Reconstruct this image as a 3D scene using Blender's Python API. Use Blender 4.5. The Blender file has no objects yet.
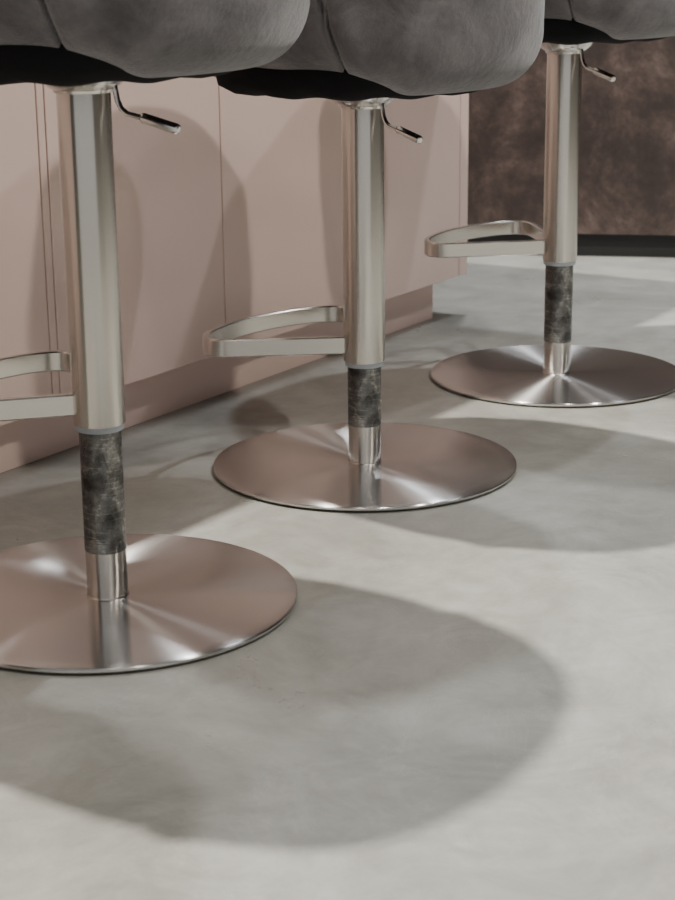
import bpy, bmesh, math, random
from mathutils import Vector, Matrix
random.seed(4)
D=bpy.data; C=bpy.context
COL=C.scene.collection
TH=math.radians(16.0); CAMH=0.741; FPX=1750.0

# ---------------------------------------------------------------- helpers
def link(o,parent=None):
    COL.objects.link(o)
    if parent: o.parent=parent
    return o
def mesh_obj(name,verts,faces,mat=None,parent=None,smooth=False,loc=(0,0,0),rz=0):
    me=D.meshes.new(name); me.from_pydata(verts,[],faces); me.update()
    bm=bmesh.new(); bm.from_mesh(me); bmesh.ops.recalc_face_normals(bm,faces=bm.faces); bm.to_mesh(me); bm.free()
    o=D.objects.new(name,me)
    if mat: me.materials.append(mat)
    if smooth:
        for p in me.polygons: p.use_smooth=True
    o.location=loc; o.rotation_euler=(0,0,rz)
    return link(o,parent)
def box(name,lo,hi,mat,parent=None,bevel=0.0,loc=(0,0,0),rz=0):
    x0,y0,z0=lo;x1,y1,z1=hi
    v=[(x0,y0,z0),(x1,y0,z0),(x1,y1,z0),(x0,y1,z0),(x0,y0,z1),(x1,y0,z1),(x1,y1,z1),(x0,y1,z1)]
    f=[(0,3,2,1),(4,5,6,7),(0,1,5,4),(1,2,6,5),(2,3,7,6),(3,0,4,7)]
    o=mesh_obj(name,v,f,mat,parent,False,loc,rz)
    if bevel>0:
        m=o.modifiers.new('bev','BEVEL'); m.width=bevel; m.segments=3
    return o
def revolve(name,prof,mat,parent,n=96,loc=(0,0,0)):
    v=[];f=[];m=len(prof)
    for i in range(n):
        a=2*math.pi*i/n
        for r,z in prof: v.append((r*math.cos(a),r*math.sin(a),z))
    for i in range(n):
        j=(i+1)%n
        for k in range(m-1):
            f.append((i*m+k,j*m+k,j*m+k+1,i*m+k+1))
    o=mesh_obj(name,v,f,mat,parent,True,loc)
    bm=bmesh.new(); bm.from_mesh(o.data); bmesh.ops.remove_doubles(bm,verts=bm.verts,dist=1e-6)
    bmesh.ops.recalc_face_normals(bm,faces=bm.faces)
    for e in bm.edges:
        if len(e.link_faces)==2 and e.calc_face_angle(0)>math.radians(28): e.smooth=False
    bm.to_mesh(o.data); bm.free()
    return o
def tube(name,pts,rad,mat,parent,res=4):
    cu=D.curves.new(name,'CURVE'); cu.dimensions='3D'; cu.bevel_depth=1.0; cu.bevel_resolution=res; cu.use_fill_caps=True
    sp=cu.splines.new('POLY'); sp.points.add(len(pts)-1)
    for i,p in enumerate(pts):
        sp.points[i].co=(*p,1); sp.points[i].radius=rad[i] if isinstance(rad,(list,tuple)) else rad
    sp.use_smooth=True
    o=D.objects.new(name,cu); cu.materials.append(mat)
    return link(o,parent)
def sweep_band(name,path,t,z0,z1,mat,parent):
    n=len(path);v=[];f=[]
    b=min(t*0.25,0.0018)
    for i,p in enumerate(path):
        a=Vector(path[max(0,i-1)]);c=Vector(path[min(n-1,i+1)])
        d=(c-a).normalized(); nn=Vector((-d.y,d.x)); p=Vector(p)
        sec=[(-t/2,z0+b),(-t/2+b,z0),(t/2-b,z0),(t/2,z0+b),(t/2,z1-b),(t/2-b,z1),(-t/2+b,z1),(-t/2,z1-b)]
        for s,z in sec:
            q=p+nn*s; v.append((q.x,q.y,z))
    for i in range(n-1):
        for k in range(8):
            l=(k+1)%8
            f.append((i*8+k,i*8+l,(i+1)*8+l,(i+1)*8+k))
    f.append(tuple(range(8))); f.append(tuple((n-1)*8+k for k in range(8)))
    o=mesh_obj(name,v,f,mat,parent,True)
    bm=bmesh.new(); bm.from_mesh(o.data)
    for e in bm.edges:
        if len(e.link_faces)==2 and e.calc_face_angle(0)>math.radians(28): e.smooth=False
    bm.to_mesh(o.data); bm.free()
    return o

# ---------------------------------------------------------------- materials
def newmat(name):
    m=D.materials.new(name); m.use_nodes=True; nt=m.node_tree
    return m,nt,nt.nodes['Principled BSDF']
def N(nt,t,**k):
    n=nt.nodes.new(t)
    for a,b in k.items(): setattr(n,a,b)
    return n
def noise(nt,vec,scale,detail=4,rough=.55,dist=0):
    n=N(nt,'ShaderNodeTexNoise'); n.inputs['Scale'].default_value=scale; n.inputs['Detail'].default_value=detail
    n.inputs['Roughness'].default_value=rough; n.inputs['Distortion'].default_value=dist
    nt.links.new(vec,n.inputs['Vector']); return n.outputs['Fac']
def ramp(nt,fac,stops):
    r=N(nt,'ShaderNodeValToRGB'); e=r.color_ramp.elements
    while len(e)<len(stops): e.new(.5)
    for i,(p,c) in enumerate(stops):
        e[i].position=p; e[i].color=(*c,1) if len(c)==3 else c
    nt.links.new(fac,r.inputs['Fac']); return r.outputs['Color']
def mix(nt,a,b,fac,mode='MIX'):
    m=N(nt,'ShaderNodeMix',data_type='RGBA',blend_type=mode)
    if isinstance(fac,(int,float)): m.inputs[0].default_value=fac
    else: nt.links.new(fac,m.inputs[0])
    nt.links.new(a,m.inputs[6]); nt.links.new(b,m.inputs[7]); return m.outputs[2]
def objvec(nt,scale=(1,1,1),which='Object',off=(0,0,0)):
    tc=N(nt,'ShaderNodeTexCoord'); mp=N(nt,'ShaderNodeMapping'); mp.inputs['Scale'].default_value=scale; mp.inputs['Location'].default_value=off
    nt.links.new(tc.outputs[which],mp.inputs['Vector']); return mp.outputs['Vector']
def bump(nt,bs,h,strength,dist):
    b=N(nt,'ShaderNodeBump'); b.inputs['Strength'].default_value=strength; b.inputs['Distance'].default_value=dist
    nt.links.new(h,b.inputs['Height']); nt.links.new(b.outputs['Normal'],bs.inputs['Normal'])

# floor: trowelled micro-cement
M_floor,nt,bs=newmat('microcement')
v=objvec(nt)
a=ramp(nt,noise(nt,v,2.6,9,.68,1.2),[(.34,(.255,.252,.226)),(.5,(.325,.320,.290)),(.66,(.385,.380,.348))])
b=ramp(nt,noise(nt,v,9,9,.74,1.8),[(.36,(.82,.82,.80)),(.62,(1,1,1))])
c=ramp(nt,noise(nt,v,3.1,6,.7,2.0),[(.49,(1,1,1)),(.5,(1.09,1.09,1.09)),(.51,(1,1,1))])
nt.links.new(mix(nt,mix(nt,a,b,1.0,'MULTIPLY'),c,1,'MULTIPLY'),bs.inputs['Base Color'])
r=ramp(nt,noise(nt,v,5,5,.6,.5),[(.3,(.26,)*3),(.7,(.42,)*3)]); nt.links.new(r,bs.inputs['Roughness'])
bump(nt,bs,noise(nt,v,60,6,.7),.15,.002)
# pink lacquer
M_pink,nt,bs=newmat('pink_matt_lacquer')
v=objvec(nt)
nt.links.new(ramp(nt,noise(nt,v,1.5,3),[(.3,(.80,.60,.525)),(.7,(.83,.63,.555))]),bs.inputs['Base Color'])
bs.inputs['Roughness'].default_value=.40
M_pinkd,nt,bs=newmat('pink_carcass_shaded'); bs.inputs['Base Color'].default_value=(.48,.29,.24,1); bs.inputs['Roughness'].default_value=.6  # darkened pink, paints the shadow line seen through the panel gaps
M_top,nt,bs=newmat('worktop_stone')
v=objvec(nt); nt.links.new(ramp(nt,noise(nt,v,8,6),[(.3,(.5,.48,.45)),(.7,(.6,.58,.55))]),bs.inputs['Base Color'])
# brown wall
M_brown,nt,bs=newmat('rust_brown_plaster')
v=objvec(nt)
a=ramp(nt,noise(nt,v,6,10,.78,.2),[(.34,(.014,.009,.0078)),(.47,(.033,.021,.0175)),(.56,(.060,.040,.033)),(.68,(.125,.090,.075))])
nt.links.new(a,bs.inputs['Base Color']); bs.inputs['Roughness'].default_value=.5
M_black,nt,bs=newmat('black_strip'); bs.inputs['Base Color'].default_value=(.008,.008,.008,1); bs.inputs['Roughness'].default_value=.6
M_wall,nt,bs=newmat('wall_paint')
v=objvec(nt); nt.links.new(ramp(nt,noise(nt,v,3,3),[(.3,(.15,.137,.125)),(.7,(.18,.165,.15))]),bs.inputs['Base Color']); bs.inputs['Roughness'].default_value=.8
M_ceil,nt,bs=newmat('ceiling_paint')
v=objvec(nt); nt.links.new(ramp(nt,noise(nt,v,3,3),[(.3,(.40,.39,.37)),(.7,(.44,.43,.41))]),bs.inputs['Base Color']); bs.inputs['Roughness'].default_value=.9
# velvet
M_vel,nt,bs=newmat('grey_velvet')
v=objvec(nt)
a=ramp(nt,noise(nt,v,10,8,.7,1.2),[(.32,(.090,.083,.087)),(.5,(.135,.125,.129)),(.68,(.19,.176,.180))])
nt.links.new(a,bs.inputs['Base Color']); bs.inputs['Roughness'].default_value=.85
bs.inputs['Sheen Weight'].default_value=.65; bs.inputs['Sheen Roughness'].default_value=.38
bs.inputs['Specular IOR Level'].default_value=.2
h=noise(nt,v,26,8,.78); bump(nt,bs,h,.6,.006)
M_fab,nt,bs=newmat('black_underlining'); bs.inputs['Base Color'].default_value=(.009,.009,.010,1); bs.inputs['Roughness'].default_value=.9
bs.inputs['Specular IOR Level'].default_value=.15
bump(nt,bs,noise(nt,objvec(nt),25,5),.5,.006)
# steels
def steel(name,col,rough,scale,aniso=.0,lo=.8):
    m,nt,bs=newmat(name); bs.inputs['Metallic'].default_value=1
    v=objvec(nt,scale)
    a=ramp(nt,noise(nt,v,6,4,.6),[(.3,tuple(c*lo for c in col)),(.7,col)])
    nt.links.new(a,bs.inputs['Base Color'])
    bs.inputs['Roughness'].default_value=rough
    if aniso:
        bs.inputs['Anisotropic'].default_value=aniso; bs.inputs['Anisotropic Rotation'].default_value=.25
        tg=N(nt,'ShaderNodeTangent',direction_type='RADIAL',axis='Z'); nt.links.new(tg.outputs[0],bs.inputs['Tangent'])
    return m
M_sleeve=steel('brushed_steel_sleeve',(.69,.655,.605),.25,(.5,.5,70),.8,.94)
M_lower=steel('steel_column',(.66,.62,.57),.23,(.5,.5,60),.5,.96)
M_bar=steel('brushed_steel_bar',(.70,.67,.62),.25,(1,1,40),0,.95)
M_chrome=steel('chrome',(.78,.76,.73),.2,(5,5,5),0,.95)
# disc : concentric brushing
M_disc,nt,bs=newmat('spun_steel_disc'); bs.inputs['Metallic'].default_value=1
tc=N(nt,'ShaderNodeTexCoord'); ln=N(nt,'ShaderNodeVectorMath',operation='LENGTH'); nt.links.new(tc.outputs['Object'],ln.inputs[0])
cb=N(nt,'ShaderNodeCombineXYZ'); nt.links.new(ln.outputs['Value'],cb.inputs[0])
rn=noise(nt,cb.outputs[0],420,3,.6)
nt.links.new(ramp(nt,rn,[(.3,(.675,.66,.645)),(.7,(.71,.695,.68))]),bs.inputs['Base Color'])
bs.inputs['Roughness'].default_value=.225
bs.inputs['Anisotropic'].default_value=1.0; bs.inputs['Anisotropic Rotation'].default_value=.25
tg=N(nt,'ShaderNodeTangent',direction_type='RADIAL',axis='Z'); nt.links.new(tg.outputs[0],bs.inputs['Tangent'])
# worn dark band
M_band,nt,bs=newmat('worn_dark_band'); bs.inputs['Metallic'].default_value=.9
v=objvec(nt,(1,1,1)); vr=objvec(nt,(.6,.6,9),off=(.3,.2,.1)); v4=objvec(nt,(1.4,1.4,1),off=(2,1,0))
a=ramp(nt,noise(nt,v,34,10,.78,.15),[(.38,(.085,.083,.080)),(.48,(.14,.137,.132)),(.56,(.20,.197,.19)),(.64,(.40,.395,.38))])
s=ramp(nt,noise(nt,vr,24,3,.6,.0),[(.57,(1,1,1)),(.61,(1.8,1.8,1.77)),(.65,(1,1,1))])
s2=ramp(nt,noise(nt,v4,22,3,.5,.1),[(.40,(.60,.60,.60)),(.45,(1,1,1)),(.58,(1,1,1)),(.61,(1.7,1.7,1.67))])
nt.links.new(mix(nt,mix(nt,a,s,1,'MULTIPLY'),s2,1,'MULTIPLY'),bs.inputs['Base Color'])
nt.links.new(ramp(nt,noise(nt,v,30,8,.7,.2),[(.4,(.42,)*3),(.6,(.26,)*3)]),bs.inputs['Roughness'])
M_ring,nt,bs=newmat('grey_plastic_ring'); bs.inputs['Base Color'].default_value=(.33,.36,.38,1); bs.inputs['Roughness'].default_value=.35

# ---------------------------------------------------------------- stool
def lerp(a,b,t): return a+(b-a)*t
def sstep(a,b,x):
    t=max(0,min(1,(x-a)/(b-a))); return t*t*(3-2*t)
def plan(th,hx_b=.240,hx_f=.25,hy=.228,n=2.45):
    c=-math.cos(th); s=math.sin(th)          # theta=0 -> back (-x)
    hx=hx_f if c>0 else hx_b
    r=(abs(c/hx)**n+abs(s/hy)**n)**(-1/n)
    return c,s,r
def build_seat(parent,z0):
    NT=720
    def prof(th):
        at=abs(th)   # 0..pi
        rise=.026*sstep(math.radians(30),math.radians(56),at)*(1-sstep(math.radians(120),math.radians(165),at))
        top=lerp(.27,.19,sstep(math.radians(35),math.radians(85),at))
        top=lerp(top,.125,sstep(math.radians(100),math.radians(140),at))
        seat=.125
        P=[]
        P.append((0.0,.03))
        P.append((.56,.028+rise*.5)); P.append((.66,.014+rise))
        K=14
        for k in range(K+1):
            a=math.radians(-90+ 90*k/K)
            P.append((.73+.27*math.cos(a), .082+rise*(.4) +(.082-rise*.6)*math.sin(a)))
        zt=top
        sc_top=1.0+ .05*sstep(.1,.36,top)
        for k in range(1,7): P.append((lerp(1.0,sc_top,k/6),lerp(.09+rise*.4,zt-.03,k/6)))
        th_w=lerp(.20,.30,sstep(.30,.19,top))
        for k in range(1,9):
            a=math.pi*k/8
            P.append((sc_top-th_w*.25+th_w*.25*math.cos(a), zt-.03+.03*math.sin(a)))
        inner=sc_top-th_w*.5
        for k in range(1,5): P.append((lerp(inner,inner-.05,k/4),lerp(zt-.03,min(seat+.01,zt-.03),k/4)))
        P.append((inner-.10,seat)); P.append((inner*.6,seat+.012)); P.append((inner*.3,seat+.016)); P.append((0,seat+.016))
        return P
    verts=[];faces=[];m=None
    for i in range(NT):
        th=-math.pi+2*math.pi*i/NT
        P=prof(th); m=len(P); c,s,r=plan(th)
        for k,(sc,z) in enumerate(P):
            rr=r*sc
            if sc>.66 and k<32:
                ths=math.radians(56+ (z-.02)*75)
                d=(abs(th)-ths)*.25
                rr-=.012*math.exp(-(d/.0026)**2)
                rr+=.007*math.exp(-((d-(-.022))/.02)**2)
                rr+=.0025*math.sin(th*9+z*30)*math.sin(z*25)
            verts.append((c*rr,s*rr,z+z0))
    for i in range(NT):
        j=(i+1)%NT
        for k in range(m-1): faces.append((i*m+k,j*m+k,j*m+k+1,i*m+k+1))
    o=mesh_obj('upholstered_tub',verts,faces,M_vel,parent,True)
    bm=bmesh.new(); bm.from_mesh(o.data); bmesh.ops.remove_doubles(bm,verts=bm.verts,dist=1e-5); bmesh.ops.recalc_face_normals(bm,faces=bm.faces); bm.to_mesh(o.data); bm.free()
    # black lined base board
    prof2=[(0,-.006),(.40,-.007),(.60,-.006),(.70,-.002),(.78,.009),(.80,.03),(.78,.045),(0,.045)]
    verts=[];faces=[];m=len(prof2);n=160
    for i in range(n):
        th=-math.pi+2*math.pi*i/n; c,s,r=plan(th)
        k2=1.0+.10*sstep(math.radians(35),math.radians(75),abs(th))-.12*sstep(math.radians(110),math.radians(150),abs(th))
        for sc,z in prof2:
            verts.append((c*r*sc*k2,s*r*sc*k2,z+z0+.002*math.sin(th*11)*(sc>.4)*(z<.02)))
    for i in range(n):
        j=(i+1)%n
        for k in range(m-1): faces.append((i*m+k,j*m+k,j*m+k+1,i*m+k+1))
    mesh_obj('seat_base_lining',verts,faces,M_fab,parent,True)

def qbez(p0,p1,p2,n):
    return [tuple((1-t)**2*a+2*t*(1-t)*b+t*t*c for a,b,c in zip(p0,p1,p2)) for t in [i/n for i in range(n+1)]]
def footrest_path():
    c=math.radians(45); L=.246; cr=.055
    d=Vector((math.cos(c),math.sin(c))); tip=d*L; mid=Vector((.224,0))
    def outer(t):  # from +tip to -tip, quadratic via mid
        ctrl=Vector((2*mid.x-tip.x,0)); a=tip;b=Vector((tip.x,-tip.y))
        return a*(1-t)**2+ctrl*2*t*(1-t)+b*t*t
    pts=[]
    p0=d*.026
    for i in range(9): pts.append(tuple(p0.lerp(tip-d*cr,i/8)))
    pts+=qbez(tuple(tip-d*cr),tuple(tip),tuple(outer(.18)),12)[1:]
    for i in range(1,20): pts.append(tuple(outer(.18+.64*i/20)))
    e=Vector((d.x,-d.y)); t2=e*L
    pts+=qbez(tuple(outer(.82)),tuple(t2),tuple(t2-e*cr),12)
    for i in range(1,9): pts.append(tuple((t2-e*cr).lerp(e*.026,i/8)))
    return pts

def bar_stool(x,y,ang,hb,lever,L,sdz=0.0):
    root=D.objects.new('bar_stool',None); root.location=(x,y,0); root.rotation_euler=(0,0,math.radians(ang)); link(root)
    R=.225
    revolve('base_plate',[(0,.002),(R-.004,.002),(R-.001,.003),(R,.0045),(R,.0065),(R-.001,.0080),(R-.003,.0086),(R-.02,.0089),(.06,.0094),(0,.0094)],M_disc,root,160)
    revolve('base_gasket',[(0,0),(R-.010,0),(R-.008,.0025),(0,.0025)],M_fab,root,128)
    revolve('lower_column',[(.0242,.008),(.0242,.066)],M_lower,root)
    revolve('column_weld',[(.0242,.0115),(.0250,.0098),(.0256,.0090)],M_lower,root)
    revolve('worn_column_band',[(.0242,.066),(.0245,.0665),(.0245,hb+.003),(.0242,hb+.02)],M_band,root)
    revolve('bottom_ring',[(.0245,hb-.004),(.0276,hb-.004),(.0284,hb-.002),(.0284,hb+.0045),(.0246,hb+.0045)],M_ring,root)
    revolve('height_sleeve',[(.027,hb+.003),(.0296,hb+.003),(.0300,hb+.005),(.0300,hb+L-.006),(.0295,hb+L-.002),(.0295,hb+L+.004),(0,hb+L+.004)],M_sleeve,root)
    zf=hb+L
    revolve('swivel_cup',[(.0290,zf-.004),(.0325,zf-.003),(.0335,zf+.0),(.039,zf+.003),(.046,zf+.009),(.0505,zf+.0155),(.0515,zf+.0185),(.0505,zf+.0205),(.044,zf+.021),(.0,zf+.021)],M_chrome,root)
    revolve('mounting_plate',[(0,zf+.020),(.085,zf+.020),(.088,zf+.022),(.088,zf+.030),(0,zf+.030)],M_fab,root)
    build_seat(root,zf+.026+sdz)
    zz=hb+.014
    sweep_band('footrest',footrest_path(),.010,zz,zz+.0255,M_bar,root)
    a=math.radians(lever-ang); dx,dy=math.cos(a),math.sin(a)
    prof=[(.034,zf+.018),(.038,zf+.010),(.040,zf-.002),(.042,zf-.012),(.046,zf-.020),(.053,zf-.0255),(.064,zf-.028),(.075,zf-.030)]
    tube('gas_lever_rod',[(r*dx,r*dy,z) for r,z in prof],.0032,M_chrome,root)
    p2=[(.070,zf-.029),(.0705,zf-.0291),(.073,zf-.0297),(.112,zf-.040),(.115,zf-.0408),(.1155,zf-.0409)]
    tube('gas_lever_grip',[(r*dx,r*dy,z) for r,z in p2],[.0035,.0050,.0060,.0060,.0050,.0035],M_chrome,root)
    return root
bar_stool(-.2735,1.946,150,.216,-22,.380,-.004)
bar_stool(.0405,2.494,140,.159,-48,.370)
bar_stool(.3935,3.045,143,.208,-52,.361)

# ---------------------------------------------------------------- island
isl=D.objects.new('kitchen_island',None); isl.location=(-.465,2.455,0); isl.rotation_euler=(0,0,math.atan2(.8424,.5388)); link(isl)
zb,zt=.086,.875; E=1.372
segs=[(-1.60,-1.19),(-1.19,-.766),(-.766,-.342),(-.342,.080),(.080,.097),(.097,.518),(.518,1.337),(1.337,E)]
for i,(a,b) in enumerate(segs):
    g=.0015
    box('front_panel_%d'%(i+1),(a+g,0,zb),(b-(0 if i==len(segs)-1 else g),.019,zt),M_pink,isl,.0012)
box('carcass',(-1.60,.021,zb+.004),(E-.001,.85,zt),M_pinkd,isl)
box('plinth',(-1.60,.040,0),(1.298,.80,zb+.006),M_pink,isl,.001)
box('worktop',(-1.62,-.17,zt),(E+.02,.88,zt+.035),M_top,isl,.003)  # unseen front overhang deepened to shade the floor along the island

# ---------------------------------------------------------------- room
ZC=3.3
box('floor',(-3.6,-2.5,-.05),(4.6,6.2,0),M_floor)
wa=math.radians(-10)
box('wall_back',(-4.2,0,.058),(4.6,.12,ZC),M_brown,loc=(.337,4.34,0),rz=wa)
box('foot_strip_back',(-4.2,.02,0),(4.6,.12,.058),M_black,loc=(.337,4.34,0),rz=wa)  # black strip set back at the foot of the wall
box('wall_left',(-3.5,-2.5,0),(-3.38,5.0,ZC),M_wall)
box('wall_right',(4.0,-2.5,0),(4.12,3.7,ZC),M_wall)
box('ceiling',(-3.6,-2.5,ZC),(4.6,6.2,ZC+.1),M_ceil)

# ---------------------------------------------------------------- lights
def spot(x,y,tx,ty,e,size=100,blend=.6,rad=.04,col=(1,.95,.88),z=3.2):
    l=D.lights.new('downlight_or_fill_lamp','SPOT'); l.energy=e; l.spot_size=math.radians(size); l.spot_blend=blend; l.shadow_soft_size=rad; l.color=col
    o=D.objects.new('downlight_or_fill_lamp',l); o.location=(x,y,z); link(o)
    d=Vector((tx,ty,0))-o.location; o.rotation_euler=d.to_track_quat('-Z','Y').to_euler()
spot(-.70,2.66,.2,2.0,860,rad=.035)
spot(.35,4.0,.9,3.4,250,rad=.06,col=(.94,.97,1))  # cool spot standing in for window light at the back
spot(1.25,3.95,1.0,3.6,190,size=75,rad=.04,col=(.88,.94,1))  # added cool spot, puts bluish streaks on the far disc
spot(-.1,1.2,-.1,1.9,35,size=90,rad=.04)  # weak added spot for more streaks on the discs
spot(1.9,1.2,0,2.4,200,rad=.06)
spot(2.3,3.0,.4,3.2,110,rad=.05,col=(.95,.97,1))
spot(.7,.3,.3,1.6,50,rad=.15)  # added soft fill from the camera side
w=D.worlds.new('w'); C.scene.world=w; w.use_nodes=True
w.node_tree.nodes['Background'].inputs[0].default_value=(.97,.98,1,1); w.node_tree.nodes['Background'].inputs[1].default_value=.58

# ---------------------------------------------------------------- camera
cd=D.cameras.new('camera'); cam=D.objects.new('camera',cd); link(cam)
cam.location=(0,0,CAMH)
cam.rotation_euler=(Matrix.Rotation(math.pi/2-TH,3,'X')@Matrix.Rotation(math.radians(-.6),3,'Z')).to_euler()
cd.sensor_fit='HORIZONTAL'; cd.sensor_width=36; cd.lens=36*FPX/675
cd.dof.use_dof=True; cd.dof.focus_distance=2.25; cd.dof.aperture_fstop=14
C.scene.camera=cam
